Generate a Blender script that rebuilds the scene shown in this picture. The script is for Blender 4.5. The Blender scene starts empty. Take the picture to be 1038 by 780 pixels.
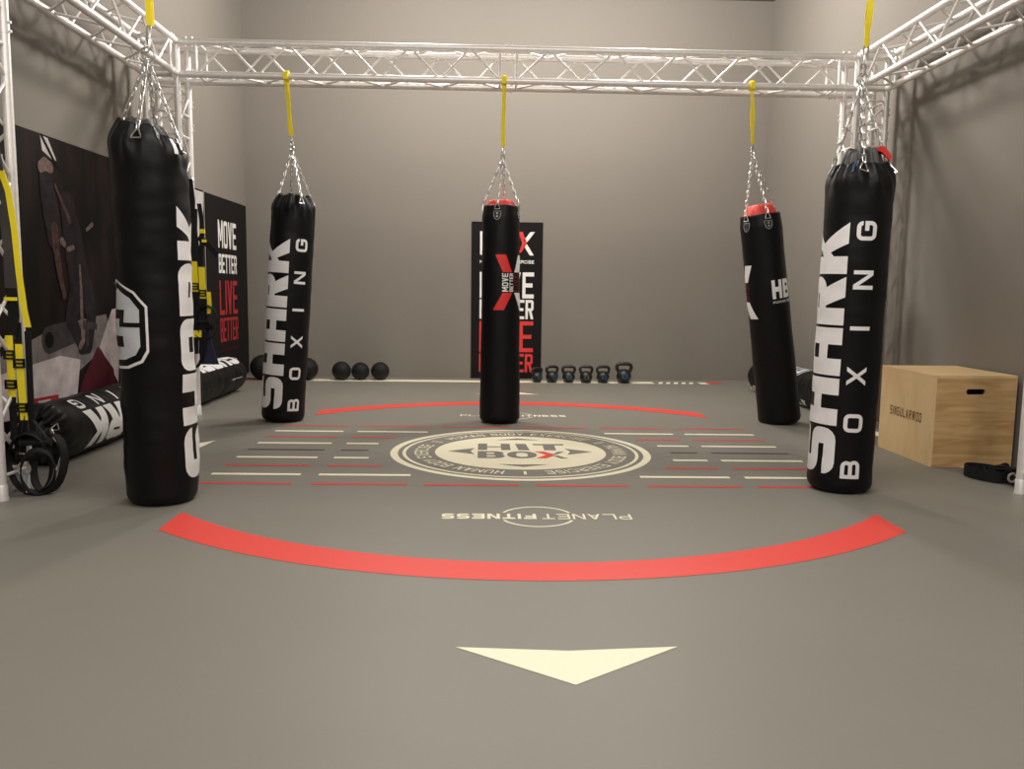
import bpy, math, random
from mathutils import Vector, Matrix, noise
random.seed(7)
PI = math.pi
sc = bpy.context.scene
col = sc.collection

# ------------------------------------------------------------------ mesh helpers
class MB:
    def __init__(s): s.v = []; s.f = []
    def add(s, vs, fs):
        o = len(s.v); s.v += [tuple(v) for v in vs]; s.f += [tuple(i + o for i in f) for f in fs]
    def box(s, c, d, rot=None):
        x, y, z = d[0] / 2, d[1] / 2, d[2] / 2
        vs = [Vector((sx * x, sy * y, sz * z)) for sz in (-1, 1) for sy in (-1, 1) for sx in (-1, 1)]
        if rot is not None: vs = [rot @ v for v in vs]
        vs = [v + Vector(c) for v in vs]
        s.add(vs, [(0, 2, 3, 1), (4, 5, 7, 6), (0, 1, 5, 4), (2, 6, 7, 3), (0, 4, 6, 2), (1, 3, 7, 5)])
    def box2(s, a, b):
        s.box([(a[i] + b[i]) / 2 for i in range(3)], [abs(b[i] - a[i]) for i in range(3)])
    def tube(s, path, r, n=8, closed=False, cap=True, rs=None):
        P = [Vector(p) for p in path]; m = len(P); vs = []; fs = []
        up = None
        for i in range(m):
            if closed: t = P[(i + 1) % m] - P[i - 1]
            else: t = P[min(i + 1, m - 1)] - P[max(i - 1, 0)]
            if t.length < 1e-9: t = Vector((0, 0, 1))
            t.normalize()
            if up is None:
                up = Vector((0, 0, 1)) if abs(t.z) < .9 else Vector((1, 0, 0))
            a = t.cross(up)
            if a.length < 1e-6: a = t.cross(Vector((1, .3, 0)))
            a.normalize(); b = a.cross(t); up = b
            rr = rs[i] if rs else r
            for k in range(n):
                q = 2 * PI * k / n
                vs.append(P[i] + a * (math.cos(q) * rr) + b * (math.sin(q) * rr))
        L = m if closed else m - 1
        for i in range(L):
            j = (i + 1) % m
            for k in range(n):
                l = (k + 1) % n
                fs.append((i * n + k, i * n + l, j * n + l, j * n + k))
        if cap and not closed:
            fs.append(tuple(range(n))[::-1]); fs.append(tuple((m - 1) * n + k for k in range(n)))
        s.add(vs, fs)
    def ribbon(s, path, wv, th=.003):
        """flat strap along a path; wv = width vector (one or per point)"""
        P = [Vector(p) for p in path]; m = len(P)
        W = [Vector(w) for w in wv] if isinstance(wv[0], (tuple, list, Vector)) else [Vector(wv)] * m
        vs = []; fs = []
        for i in range(m):
            t = (P[min(i + 1, m - 1)] - P[max(i - 1, 0)]).normalized()
            nrm = t.cross(W[i]).normalized() * (th / 2)
            w = W[i] / 2
            vs += [P[i] - w - nrm, P[i] + w - nrm, P[i] + w + nrm, P[i] - w + nrm]
        for i in range(m - 1):
            a = i * 4; b = a + 4
            for k in range(4):
                l = (k + 1) % 4
                fs.append((a + k, a + l, b + l, b + k))
        fs.append((3, 2, 1, 0)); e = (m - 1) * 4; fs.append((e, e + 1, e + 2, e + 3))
        s.add(vs, fs)
    def band_loop(s, path, wv, th=.004):
        """closed flat band"""
        P = [Vector(p) for p in path]; m = len(P); W = Vector(wv) / 2; vs = []; fs = []
        for i in range(m):
            t = (P[(i + 1) % m] - P[i - 1]).normalized(); nrm = t.cross(W).normalized() * (th / 2)
            vs += [P[i] - W - nrm, P[i] + W - nrm, P[i] + W + nrm, P[i] - W + nrm]
        for i in range(m):
            a = i * 4; b = ((i + 1) % m) * 4
            for k in range(4):
                l = (k + 1) % 4
                fs.append((a + k, a + l, b + l, b + k))
        s.add(vs, fs)
    def lathe(s, prof, c, n=32, M=None):
        vs = []; fs = []; m = len(prof)
        for r, z in prof:
            for k in range(n):
                q = 2 * PI * k / n
                v = Vector((r * math.cos(q), r * math.sin(q), z))
                if M is not None: v = M @ v
                vs.append(v + Vector(c))
        for i in range(m - 1):
            for k in range(n):
                l = (k + 1) % n
                fs.append((i * n + k, i * n + l, i * n + n + l, i * n + n + k))
        fs.append(tuple(range(n))[::-1]); fs.append(tuple((m - 1) * n + k for k in range(n)))
        s.add(vs, fs)
    def build(s, name, m, parent=None, loc=None, smooth=True, ang=40, bevel=0):
        me = bpy.data.meshes.new(name)
        o3 = Vector((0, 0, 0))
        if parent is not None:
            q = parent
            while q is not None: o3 += q.location; q = q.parent
        base = Vector(loc) if loc is not None else Vector((0, 0, 0))
        me.from_pydata([tuple(Vector(v) - o3 - base) for v in s.v], [], s.f)
        me.update()
        if smooth:
            me.polygons.foreach_set('use_smooth', [True] * len(me.polygons))
            me.set_sharp_from_angle(angle=math.radians(ang))
        me.materials.append(m)
        o = bpy.data.objects.new(name, me); col.objects.link(o)
        o.parent = parent; o.location = base
        if bevel:
            b = o.modifiers.new('bevel', 'BEVEL'); b.width = bevel; b.segments = 2; b.limit_method = 'ANGLE'
        return o

def tag(o, label=None, cat=None, group=None, kind=None):
    if label: o['label'] = label
    if cat: o['category'] = cat
    if group: o['group'] = group
    if kind: o['kind'] = kind
    return o
def thing(name, loc, label, cat, group=None):
    o = bpy.data.objects.new(name, None); col.objects.link(o); o.location = loc; o.empty_display_size = .1
    return tag(o, label, cat, group)

# ------------------------------------------------------------------ materials
def srgb(r, g, b):
    f = lambda c: (c / 255 / 12.92) if c / 255 <= .04045 else ((c / 255 + .055) / 1.055) ** 2.4
    return (f(r), f(g), f(b), 1)
def mat(name, c, rough=.5, metal=0, var=0, scale=8, bump=0, bscale=60, spec=.5, stretch=None):
    m = bpy.data.materials.new(name); m.use_nodes = True
    nt = m.node_tree; b = nt.nodes['Principled BSDF']
    b.inputs['Base Color'].default_value = c; b.inputs['Roughness'].default_value = rough
    b.inputs['Metallic'].default_value = metal; b.inputs['Specular IOR Level'].default_value = spec
    if var or bump:
        tc = nt.nodes.new('ShaderNodeTexCoord'); mp = nt.nodes.new('ShaderNodeMapping')
        nt.links.new(tc.outputs['Object'], mp.inputs['Vector'])
        if stretch: mp.inputs['Scale'].default_value = stretch
    if var:
        n = nt.nodes.new('ShaderNodeTexNoise'); n.inputs['Scale'].default_value = scale; n.inputs['Detail'].default_value = 5
        r = nt.nodes.new('ShaderNodeValToRGB')
        r.color_ramp.elements[0].position = .3; r.color_ramp.elements[1].position = .7
        r.color_ramp.elements[0].color = (c[0] * (1 - var), c[1] * (1 - var), c[2] * (1 - var), 1)
        r.color_ramp.elements[1].color = (c[0] * (1 + var), c[1] * (1 + var), c[2] * (1 + var), 1)
        nt.links.new(mp.outputs['Vector'], n.inputs['Vector']); nt.links.new(n.outputs['Fac'], r.inputs['Fac'])
        nt.links.new(r.outputs['Color'], b.inputs['Base Color'])
    if bump:
        n2 = nt.nodes.new('ShaderNodeTexNoise'); n2.inputs['Scale'].default_value = bscale; n2.inputs['Detail'].default_value = 4
        bp = nt.nodes.new('ShaderNodeBump'); bp.inputs['Strength'].default_value = bump; bp.inputs['Distance'].default_value = .01
        nt.links.new(mp.outputs['Vector'], n2.inputs['Vector']); nt.links.new(n2.outputs['Fac'], bp.inputs['Height'])
        nt.links.new(bp.outputs['Normal'], b.inputs['Normal'])
    return m

WALLC = (.225, .206, .181, 1)
M = dict(
    wall=mat('wall_paint', WALLC, .75, var=.02, scale=1.2, spec=.25),
    ceil=mat('ceiling_paint', (.2, .18, .155, 1), .85, spec=.2),
    floor=mat('vinyl_floor', (.222, .212, .184, 1), .5, var=.035, scale=1.3, bump=.03, bscale=180, spec=.35),
    floorgrey=mat('vinyl_grey_print', (.222, .212, .184, 1), .5, spec=.35),
    cream=mat('cream_vinyl', (.92, .87, .66, 1), .5, spec=.3),
    white=mat('white_vinyl', (.86, .85, .8, 1), .5, spec=.3),
    red=mat('red_vinyl', (.80, .075, .06, 1), .5, spec=.3),
    redthin=mat('faded_red_vinyl', (.62, .075, .065, 1), .5, spec=.3),
    dark=mat('dark_vinyl', (.06, .052, .05, 1), .5, spec=.3),
    alu=mat('truss_aluminium', (.88, .86, .84, 1), .42, .4, var=.05, scale=30),
    zinc=mat('zinc_chain', (.78, .78, .77, 1), .28, 1),
    yellow=mat('yellow_webbing', (.95, .78, .02, 1), .6, bump=.15, bscale=400),
    black=mat('black_vinyl', (.0045, .0045, .0055, 1), .45, bump=.2, bscale=9, spec=.22),
    blackcloth=mat('black_webbing', (.012, .012, .013, 1), .7, bump=.2, bscale=300, spec=.2),
    rubber=mat('black_rubber', (.014, .014, .014, 1), .6, bump=.2, bscale=120, spec=.2),
    iron=mat('black_coated_iron', (.012, .012, .012, 1), .4),
    cover=mat('charcoal_cover', (.055, .052, .05, 1), .5, bump=.4, bscale=22),
    bagwhite=mat('white_print', (.86, .86, .87, 1), .5, var=.05, scale=14),
    baggrey=mat('light_grey_print', (.60, .63, .67, 1), .5, var=.07, scale=10),
    bagred=mat('red_print', (.75, .03, .03, 1), .5),
    bagdarkred=mat('dark_red_print', (.10, .012, .014, 1), .5),
    liner=mat('red_liner', (.72, .06, .045, 1), .55, bump=.4, bscale=30),
    patch=mat('black_leather', (.03, .03, .03, 1), .45),
    poster=mat('poster_black', (.012, .0105, .0105, 1), .6, spec=.1),
    pwhite=mat('poster_white', (.85, .84, .82, 1), .5, spec=.3),
    pgrey=mat('poster_soft_white', (.52, .50, .49, 1), .55, spec=.3, var=.15, scale=20),
    pred=mat('poster_red', (.72, .05, .05, 1), .5, spec=.3),
    pdred=mat('poster_deep_red', (.42, .022, .03, 1), .5, spec=.3, var=.2, scale=20),
    blue=mat('blue_cloth', (.012, .014, .05, 1), .7),
    tealv=mat('kettlebell_teal', (.02, .10, .13, 1), .45),
    bluev=mat('kettlebell_blue', (.015, .07, .15, 1), .45),
    greyv=mat('kettlebell_grey', (.06, .065, .065, 1), .45),
)
def wood_mat(name, c1, c2, rot, sc_):
    m = bpy.data.materials.new(name); m.use_nodes = True; nt = m.node_tree; b = nt.nodes['Principled BSDF']
    b.inputs['Roughness'].default_value = .55; b.inputs['Specular IOR Level'].default_value = .3
    tc = nt.nodes.new('ShaderNodeTexCoord'); mp = nt.nodes.new('ShaderNodeMapping'); mp.inputs['Scale'].default_value = sc_
    n = nt.nodes.new('ShaderNodeTexNoise'); n.inputs['Scale'].default_value = 2.2; n.inputs['Detail'].default_value = 6; n.inputs['Distortion'].default_value = 1.2
    r = nt.nodes.new('ShaderNodeValToRGB'); r.color_ramp.elements[0].position = .32; r.color_ramp.elements[1].position = .62
    r.color_ramp.elements[0].color = c1; r.color_ramp.elements[1].color = c2
    nt.links.new(tc.outputs['Object'], mp.inputs['Vector']); nt.links.new(mp.outputs['Vector'], n.inputs['Vector'])
    nt.links.new(n.outputs['Fac'], r.inputs['Fac']); nt.links.new(r.outputs['Color'], b.inputs['Base Color'])
    return m
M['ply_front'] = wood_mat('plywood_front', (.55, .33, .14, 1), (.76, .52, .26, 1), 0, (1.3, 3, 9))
M['ply_side_lit'] = wood_mat('plywood_side_lit', (.80, .57, .29, 1), (.88, .66, .37, 1), 0, (3, 2.2, 1.2))  # same plywood as the front, lamp light on the side painted in as paler wood
M['ply_top_lit'] = wood_mat('plywood_top_lit', (.80, .57, .29, 1), (.88, .65, .36, 1), 0, (5, 1.2, 2))  # top likewise paler, its light put into the colour
M['burn'] = mat('burnt_lettering', (.20, .10, .035, 1), .6)
def mural_mat():
    m = bpy.data.materials.new('mural_print'); m.use_nodes = True; nt = m.node_tree; b = nt.nodes['Principled BSDF']
    b.inputs['Roughness'].default_value = .6; b.inputs['Specular IOR Level'].default_value = .1
    tc = nt.nodes.new('ShaderNodeTexCoord'); mp = nt.nodes.new('ShaderNodeMapping'); mp.inputs['Scale'].default_value = (1, 2.2, .8)
    n = nt.nodes.new('ShaderNodeTexNoise'); n.inputs['Scale'].default_value = 2.5; n.inputs['Detail'].default_value = 6
    r = nt.nodes.new('ShaderNodeValToRGB'); e = r.color_ramp.elements
    e[0].position = .42; e[0].color = (.008, .0065, .0065, 1); e[1].position = .75; e[1].color = (.026, .015, .014, 1)
    nt.links.new(tc.outputs['Object'], mp.inputs['Vector']); nt.links.new(mp.outputs['Vector'], n.inputs['Vector'])
    nt.links.new(n.outputs['Fac'], r.inputs['Fac']); nt.links.new(r.outputs['Color'], b.inputs['Base Color'])
    return m
M['mural'] = mural_mat()
M['skin'] = mat('mural_skin', (.075, .042, .036, 1), .6, spec=.1, var=.4, scale=25)
M['skinlight'] = mat('mural_skin_light', (.17, .12, .11, 1), .6, spec=.1, var=.4, scale=40)
M['mgrey'] = mat('mural_dark_grey', (.05, .045, .046, 1), .6, spec=.1, var=.3, scale=12)
M['mfloor'] = mat('mural_floor', (.19, .17, .17, 1), .6, spec=.1, var=.35, scale=9)
M['mpale'] = mat('mural_pale', (.58, .52, .53, 1), .6, spec=.1, var=.2, scale=9)
M['mmaroon'] = mat('mural_maroon', (.085, .014, .022, 1), .6, spec=.1, var=.2, scale=9)
M['mcloth'] = mat('mural_cloth', (.022, .019, .022, 1), .6, spec=.1, var=.4, scale=14)
M['mblack'] = mat('mural_black', (.005, .004, .0045, 1), .6, spec=.1)

# ------------------------------------------------------------------ lettering (own stroke alphabet)
def rr_pts(x0, y0, x1, y1, r, k=5):
    pts = [(x1, (y0 + y1) / 2)]
    def arc(cx, cy, a0):
        for i in range(k):
            a = a0 + (PI / 2) * i / (k - 1); pts.append((cx + r * math.cos(a), cy + r * math.sin(a)))
    r = min(r, (x1 - x0) / 2, (y1 - y0) / 2)
    arc(x1 - r, y1 - r, 0); pts.append(((x0 + x1) / 2, y1)); arc(x0 + r, y1 - r, PI / 2)
    pts.append((x0, (y0 + y1) / 2)); arc(x0 + r, y0 + r, PI); pts.append(((x0 + x1) / 2, y0)); arc(x1 - r, y0 + r, 1.5 * PI)
    return pts
def rr_band(x0, y0, x1, y1, tx, ty, r, i0=0, i1=24, k=5):
    A = rr_pts(x0, y0, x1, y1, r, k); B = rr_pts(x0 + tx, y0 + ty, x1 - tx, y1 - ty, max(r - min(tx, ty), .001), k)
    n = len(A)
    return [[A[i % n], A[(i + 1) % n], B[(i + 1) % n], B[i % n]] for i in range(i0, i1)]
# indices (k=5): 0 right-mid, 1-5 TR, 6 top-mid, 7-11 TL, 12 left-mid, 13-17 BL, 18 bottom-mid, 19-23 BR
def glyph(c, w, h, tx, ty, r=None):
    if r is None: r = min(w, h) * .32
    R = lambda x0, y0, x1, y1: [(x0, y0), (x1, y0), (x1, y1), (x0, y1)]
    D = lambda xa, ya, xb, yb, t: [(xa - t / 2, ya), (xa + t / 2, ya), (xb + t / 2, yb), (xb - t / 2, yb)]
    VL = R(0, 0, tx, h); VR = R(w - tx, 0, w, h); m = h / 2; d = tx * 1.12
    if c == 'A': return [D(d / 2, 0, w / 2, h, d), D(w - d / 2, 0, w / 2, h, d), R(w * .25, h * .24, w * .75, h * .24 + ty)]
    if c == 'a': return rr_band(0, -h, w, h, tx, ty, r * .8, 0, 12) + [R(0, 0, tx, m), R(w - tx, 0, w, m), R(tx, h * .3, w - tx, h * .3 + ty)]
    if c == 'B': return [VL] + rr_band(-w * .2, m - ty / 2, w * .97, h, tx, ty, r, 0, 6) + rr_band(-w * .2, m - ty / 2, w * .97, h, tx, ty, r, 18, 24) + \
        rr_band(-w * .2, 0, w, m + ty / 2, tx, ty, r, 0, 6) + rr_band(-w * .2, 0, w, m + ty / 2, tx, ty, r, 18, 24) + \
        [R(0, 0, w * .41, ty), R(0, h - ty, w * .41, h), R(0, m - ty / 2, w * .41, m + ty / 2)]
    if c == 'C': return rr_band(0, 0, w, h, tx, ty, r, 1, 23)
    if c == 'D': return [VL, R(0, 0, w / 2, ty), R(0, h - ty, w / 2, h)] + rr_band(0, 0, w, h, tx, ty, r, 0, 6) + rr_band(0, 0, w, h, tx, ty, r, 18, 24)
    if c == 'E': return [VL, R(0, 0, w, ty), R(0, h - ty, w, h), R(0, m - ty / 2, w * .88, m + ty / 2)]
    if c == 'F': return [VL, R(0, h - ty, w, h), R(0, m - ty / 2, w * .85, m + ty / 2)]
    if c == 'G': return rr_band(0, 0, w, h, tx, ty, r, 1, 24) + [R(w * .5, m - ty / 2, w, m + ty / 2)]
    if c == 'H': return [VL, VR, R(tx, m - ty / 2, w - tx, m + ty / 2)]
    if c == 'I': return [R((w - tx) / 2, 0, (w + tx) / 2, h)]
    if c == 'K': return [VL, D(tx * .9, m * .85, w - d * .55, h, d), D(w - d * .5, 0, tx * 1.1 + d * .2, m * 1.1, d)]
    if c == 'L': return [VL, R(0, 0, w, ty)]
    if c == 'M': return [VL, VR, D(w / 2, h * .25, tx / 2 + d * .1, h, d * .8), D(w / 2, h * .25, w - tx / 2 - d * .1, h, d * .8)]
    if c == 'N': return [VL, VR, D(w - d * .55, 0, d * .55, h, d)]
    if c == 'O': return rr_band(0, 0, w, h, tx, ty, r)
    if c in 'PR':
        y0 = h * .42
        o = [VL, R(0, h - ty, w / 2, h), R(0, y0, w / 2, y0 + ty)] + rr_band(0, y0, w, h, tx, ty, r, 0, 6) + rr_band(0, y0, w, h, tx, ty, r, 18, 24)
        if c == 'R': o.append(D(w - d * .52, 0, w * .55, y0 + ty * .5, d))
        return o
    if c == 'S': return rr_band(0, m - ty / 2, w, h, tx, ty, r, 1, 18) + rr_band(0, 0, w, m + ty / 2, tx, ty, r, 13, 24) + rr_band(0, 0, w, m + ty / 2, tx, ty, r, 0, 6)
    if c == 'T': return [R(0, h - ty, w, h), R((w - tx) / 2, 0, (w + tx) / 2, h - ty)]
    if c == 'U': return [R(0, m, tx, h), R(w - tx, m, w, h)] + rr_band(0, 0, w, h, tx, ty, r, 12, 24)
    if c == 'V': return [D(w / 2, 0, d / 2, h, d), D(w / 2, 0, w - d / 2, h, d)]
    if c == 'W': return [D(w * .27, 0, d / 2, h, d), D(w * .27, 0, w / 2, h, d), D(w * .73, 0, w / 2, h, d), D(w * .73, 0, w - d / 2, h, d)]
    if c == 'X': return [D(d / 2, 0, w - d / 2, h, d), D(w - d / 2, 0, d / 2, h, d)]
    if c == 'Y': return [R((w - tx) / 2, 0, (w + tx) / 2, h * .45), D(w / 2, h * .4, d / 2, h, d), D(w / 2, h * .4, w - d / 2, h, d)]
    if c == '|': return [R((w - tx) / 2, 0, (w + tx) / 2, h)]
    return []
def text(s, h, w, tx, ty, gap, r=None):
    """-> (list of (letter polys), total width); polys at x from 0"""
    out = []; x = 0
    for c in s:
        cw = {'I': tx * 1.05, '|': tx, 'M': w * 1.2, 'W': w * 1.35, ' ': w * .55}.get(c, w)
        out.append([[(p[0] + x, p[1]) for p in q] for q in glyph(c, cw, h, tx, ty, r)]); x += cw + gap
    return out, x - gap
def fit_text(s, W, h, tf, ty, gapf=.16, r=None):
    """text stretched to total width W: letter width solved, tf = stroke/letter width"""
    units = sum({'I': tf * 1.05, '|': tf, 'M': 1.2, 'W': 1.35, ' ': .55}.get(c, 1) for c in s) + gapf * (len(s) - 1)
    w = W / units
    return text(s, h, w, tf * w, ty, gapf * w, r)[0]
def flat(ls): return [q for l in ls for q in l]
def clip(poly, ax, lo, hi):
    for sgn, lim in ((1, lo), (-1, -hi)):
        out = []
        for i in range(len(poly)):
            a, b = poly[i - 1], poly[i]; da = sgn * a[ax] - lim; db = sgn * b[ax] - lim
            if (da >= 0) != (db >= 0):
                t = da / (da - db); out.append((a[0] + (b[0] - a[0]) * t, a[1] + (b[1] - a[1]) * t))
            if db >= 0: out.append(b)
        poly = out
        if len(poly) < 3: return []
    return poly
def dice(polys, su, sv):
    res = []
    for p in polys:
        us = [q[0] for q in p]; u0, u1 = math.floor(min(us) / su), math.ceil(max(us) / su)
        for i in range(u0, u1):
            c = clip(p, 0, i * su, (i + 1) * su)
            if len(c) < 3: continue
            vs = [q[1] for q in c]
            for j in range(math.floor(min(vs) / sv), math.ceil(max(vs) / sv)):
                d = clip(c, 1, j * sv, (j + 1) * sv)
                if len(d) >= 3: res.append(d)
    return res
def ccw(p):
    q = []
    for v in p:
        if not q or abs(v[0] - q[-1][0]) + abs(v[1] - q[-1][1]) > 1e-7: q.append(v)
    if len(q) > 1 and abs(q[0][0] - q[-1][0]) + abs(q[0][1] - q[-1][1]) < 1e-7: q.pop()
    if len(q) < 3: return None
    ar = sum(q[i - 1][0] * q[i][1] - q[i][0] * q[i - 1][1] for i in range(len(q)))
    if abs(ar) < 2e-9: return None
    return q if ar > 0 else q[::-1]
def half(poly, a, b, keep_left):
    sg = 1 if keep_left else -1; out = []
    sd = lambda p: sg * ((b[0] - a[0]) * (p[1] - a[1]) - (b[1] - a[1]) * (p[0] - a[0]))
    for i in range(len(poly)):
        p, q = poly[i - 1], poly[i]; dp, dq = sd(p), sd(q)
        if (dp >= 0) != (dq >= 0):
            t = dp / (dp - dq); out.append((p[0] + (q[0] - p[0]) * t, p[1] + (q[1] - p[1]) * t))
        if dq >= 0: out.append(q)
    return out
def flat_union(polys):
    """convex polygons -> the same area without overlaps"""
    done = []; out = []
    for p in polys:
        p = ccw(p)
        if p is None: continue
        bb = (min(q[0] for q in p), min(q[1] for q in p), max(q[0] for q in p), max(q[1] for q in p))
        pieces = [p]
        for b2, o in done:
            if bb[0] >= b2[2] or bb[2] <= b2[0] or bb[1] >= b2[3] or bb[3] <= b2[1]: continue
            nxt = []
            for pc in pieces:
                rest = pc
                for i in range(len(o)):
                    if rest is None: break
                    a, b = o[i - 1], o[i]
                    ot = ccw(half(rest, a, b, False))
                    if ot: nxt.append(ot)
                    rest = ccw(half(rest, a, b, True))
            pieces = nxt
        out += pieces; done.append((bb, p))
    return out
def decal(mb, polys, fn, su=None, sv=None):
    polys = flat_union(polys)
    if su: polys = dice(polys, su, sv)
    for p in polys:
        ar = sum(p[i - 1][0] * p[i][1] - p[i][0] * p[i - 1][1] for i in range(len(p)))
        if abs(ar) < 1e-9: continue
        if ar < 0: p = p[::-1]
        mb.add([fn(*q) for q in p], [tuple(range(len(p)))])

# ------------------------------------------------------------------ camera
F_PX = 844.93
right = Vector((.9993889, -.0326150, .0125730)); upv = Vector((-.0088165, .1128637, .9935714)); fwd = Vector((.0338243, .9930750, -.1125072))
cam = bpy.data.cameras.new('camera'); co = bpy.data.objects.new('camera', cam); col.objects.link(co)
co.matrix_world = Matrix(((right.x, upv.x, -fwd.x, 0), (right.y, upv.y, -fwd.y, 0), (right.z, upv.z, -fwd.z, 1), (0, 0, 0, 1)))
cam.sensor_width = 36; cam.sensor_fit = 'HORIZONTAL'; cam.lens = F_PX / 1038 * 36; cam.clip_start = .05
sc.camera = co

# ------------------------------------------------------------------ room
XL, XR, YB, YF, ZC = -2.64, 3.13, 9.42, -3.5, 4.17
def shell(name, a, b, m):
    mb = MB(); mb.box2(a, b); o = mb.build(name, m, smooth=False); o['kind'] = 'structure'; return o
floor = shell('floor', (XL - .2, YF - .2, -.2), (XR + .2, YB + .2, 0), M['floor'])
shell('ceiling', (XL - .2, YF - .2, ZC), (XR + .2, YB + .2, ZC + .2), M['ceil'])
shell('wall_left', (XL - .2, YF - .2, 0), (XL, YB + .2, ZC), M['wall'])
shell('wall_right', (XR, YF - .2, 0), (XR + .2, YB + .2, ZC), M['wall'])
shell('wall_back', (XL, YB, 0), (XR, YB + .2, ZC), M['wall'])
shell('wall_front', (XL, YF - .2, 0), (XR, YF, ZC), M['wall'])

# ------------------------------------------------------------------ floor markings (printed in the floor, parts of it)
CX, CY = .2316, 5.11
def fmark(name, polys, m, z, fn=None, label=None):
    mb = MB(); fn = fn or (lambda u, v: (CX + u, CY + v))
    decal(mb, polys, lambda u, v: (*fn(u, v), z)); o = mb.build(name, m, floor, smooth=False)
    if label: o['label'] = label
    return o
RO, RI, XE = 2.325, 2.13, 1.567
for sgn, lab in ((-1, 'broad red arc across the floor nearest the camera'), (1, 'broad red arc across the floor near the back wall')):
    polys = []; N = 72
    for i in range(N):
        x0 = -XE + 2 * XE * i / N; x1 = -XE + 2 * XE * (i + 1) / N
        g = lambda x, r: math.sqrt(r * r - x * x) * sgn
        polys.append([(x0, g(x0, RI)), (x1, g(x1, RI)), (x1, g(x1, RO)), (x0, g(x0, RO))])
    fmark('boundary_arc', polys, M['red'], .0012, label=lab)
aw, a0, an, a1 = .315, 2.862, 2.888, 3.09
arrow = [[(-aw, a0), (0, an), (0, a1)], [(0, an), (aw, a0), (0, a1)]]
fmark('floor_arrow', [[(p[0] + .01, -p[1]) for p in q] for q in arrow], M['cream'], .0012, label='cream arrow on the floor nearest the camera')
fmark('floor_arrow', arrow, M['cream'], .0012, label='cream arrow on the floor before the back wall')
for s, l in ((-1, 'cream arrow on the floor by the left boxing bags'), (1, 'cream arrow on the floor behind the front right bag')):
    fmark('floor_arrow', [[(s * (p[1] - a0 + 1.975), p[0]) for p in q] for q in arrow], M['cream'], .0012, label=l)
# dashed strips
full = [(-1.455, -.98), (-.883, -.39), (-.303, .187), (.272, .75), (.852, 1.342), (1.425, 1.915)]
def rowx(idx): return idx
rows = [(6.026, 'redthin', full), (5.793, 'cream', [full[0], full[1], full[4], full[5]]),
        (5.566, 'redthin', [full[0], (-.883, -.588), (1.042, 1.337), full[5]]),
        (5.336, 'cream', [full[0], (-.883, -.678), (1.135, 1.34), full[5]]),
        (5.111, 'dark', [full[0], (-.883, -.711), (1.17, 1.34), full[5]]),
        (4.878, 'cream', [full[0], (-.883, -.678), (1.135, 1.342), full[5]]),
        (4.652, 'redthin', [full[0], (-.883, -.576), (1.042, 1.337), full[5]]),
        (4.422, 'cream', [full[0], full[1], full[4], full[5]]), (4.207, 'redthin', full)]
tilt = -.011
for Y, m, segs in rows:
    for a, b in segs:
        hw = .022 if m == 'cream' else (.020 if m == 'redthin' else .016)
        y = lambda x: Y + tilt * (x - CX)
        fmark('floor_stripe', [[(a, y(a) - hw), (b, y(b) - hw), (b, y(b) + hw), (a, y(a) + hw)]], M[m], .0012, lambda u, v: (u, v))
# round logo
def disc_ring(r0, r1, n=96):
    out = []
    for i in range(n):
        a, b = 2 * PI * i / n, 2 * PI * (i + 1) / n
        out.append([(r0 * math.cos(a), r0 * math.sin(a)), (r0 * math.cos(b), r0 * math.sin(b)), (r1 * math.cos(b), r1 * math.sin(b)), (r1 * math.cos(a), r1 * math.sin(a))])
    return out
lg = disc_ring(.757, .803) + disc_ring(.708, .729) + disc_ring(0.0, .53)
fmark('floor_emblem', lg, M['cream'], .0012, label='round cream emblem printed in the middle of the floor')
def rev(p): return p
polys = []
arr = [(-.405, 0), (-.24, .115), (-.265, 0), (-.24, -.115)]
for q in range(4):
    c, s = math.cos(q * PI / 2), math.sin(q * PI / 2)
    base = [(-.45, 0), (-.285, .10), (-.31, 0)], [(-.45, 0), (-.31, 0), (-.285, -.10)]
    if q % 2: base = [(-.46, 0), (-.385, .15), (-.395, 0)], [(-.46, 0), (-.395, 0), (-.385, -.15)]
    for t in base: polys.append([(c * p[0] - s * p[1], s * p[0] + c * p[1]) for p in t])
hit = []
def put(g, x, y): return [[(p[0] + x, p[1] + y) for p in q] for q in g]
hit += put(glyph('H', .205, .215, .058, .028), -.265, .04)
hit += put([[(0, 0), (.07, 0), (.055, .215), (-.015, .215)]], -.01, .04)
hit += put(glyph('T', .20, .215, .075, .045), .09, .04)
hit += put(glyph('B', .165, .215, .055, .042, .07), -.265, -.215)
hit += put(glyph('O', .18, .215, .055, .042, .09), -.085, -.215)
xg = [[(.20, 0), (.265, 0), (.20, .1075), (.165, .1075)]]
hit += put([[(.22, .10), (.255, .085), (.31, .0), (.26, .0)], [(.22, .115), (.255, .13), (.305, .215), (.265, .215)]], -.03, -.215)
fmark('floor_lettering', polys + hit, M['floorgrey'], .0022, label='grey lettering and arrowheads in the emblem')
fmark('floor_lettering', put([[(.115, .215), (.175, .215), (.24, .12), (.19, .095)], [(.115, 0), (.175, 0), (.24, .095), (.19, .12)]], -.03, -.215), M['red'], .0022, label='red half of the letter X')
ls = []; tot = []
for word in ('HUMAN', 'BODY', 'EXERCISE'):
    pass
ring = []
s = 'HUMAN BODY EXERCISE'
L, W = text(s, .085, .068, .014, .014, .02)
arc = math.radians(98); R0 = .572
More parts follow.
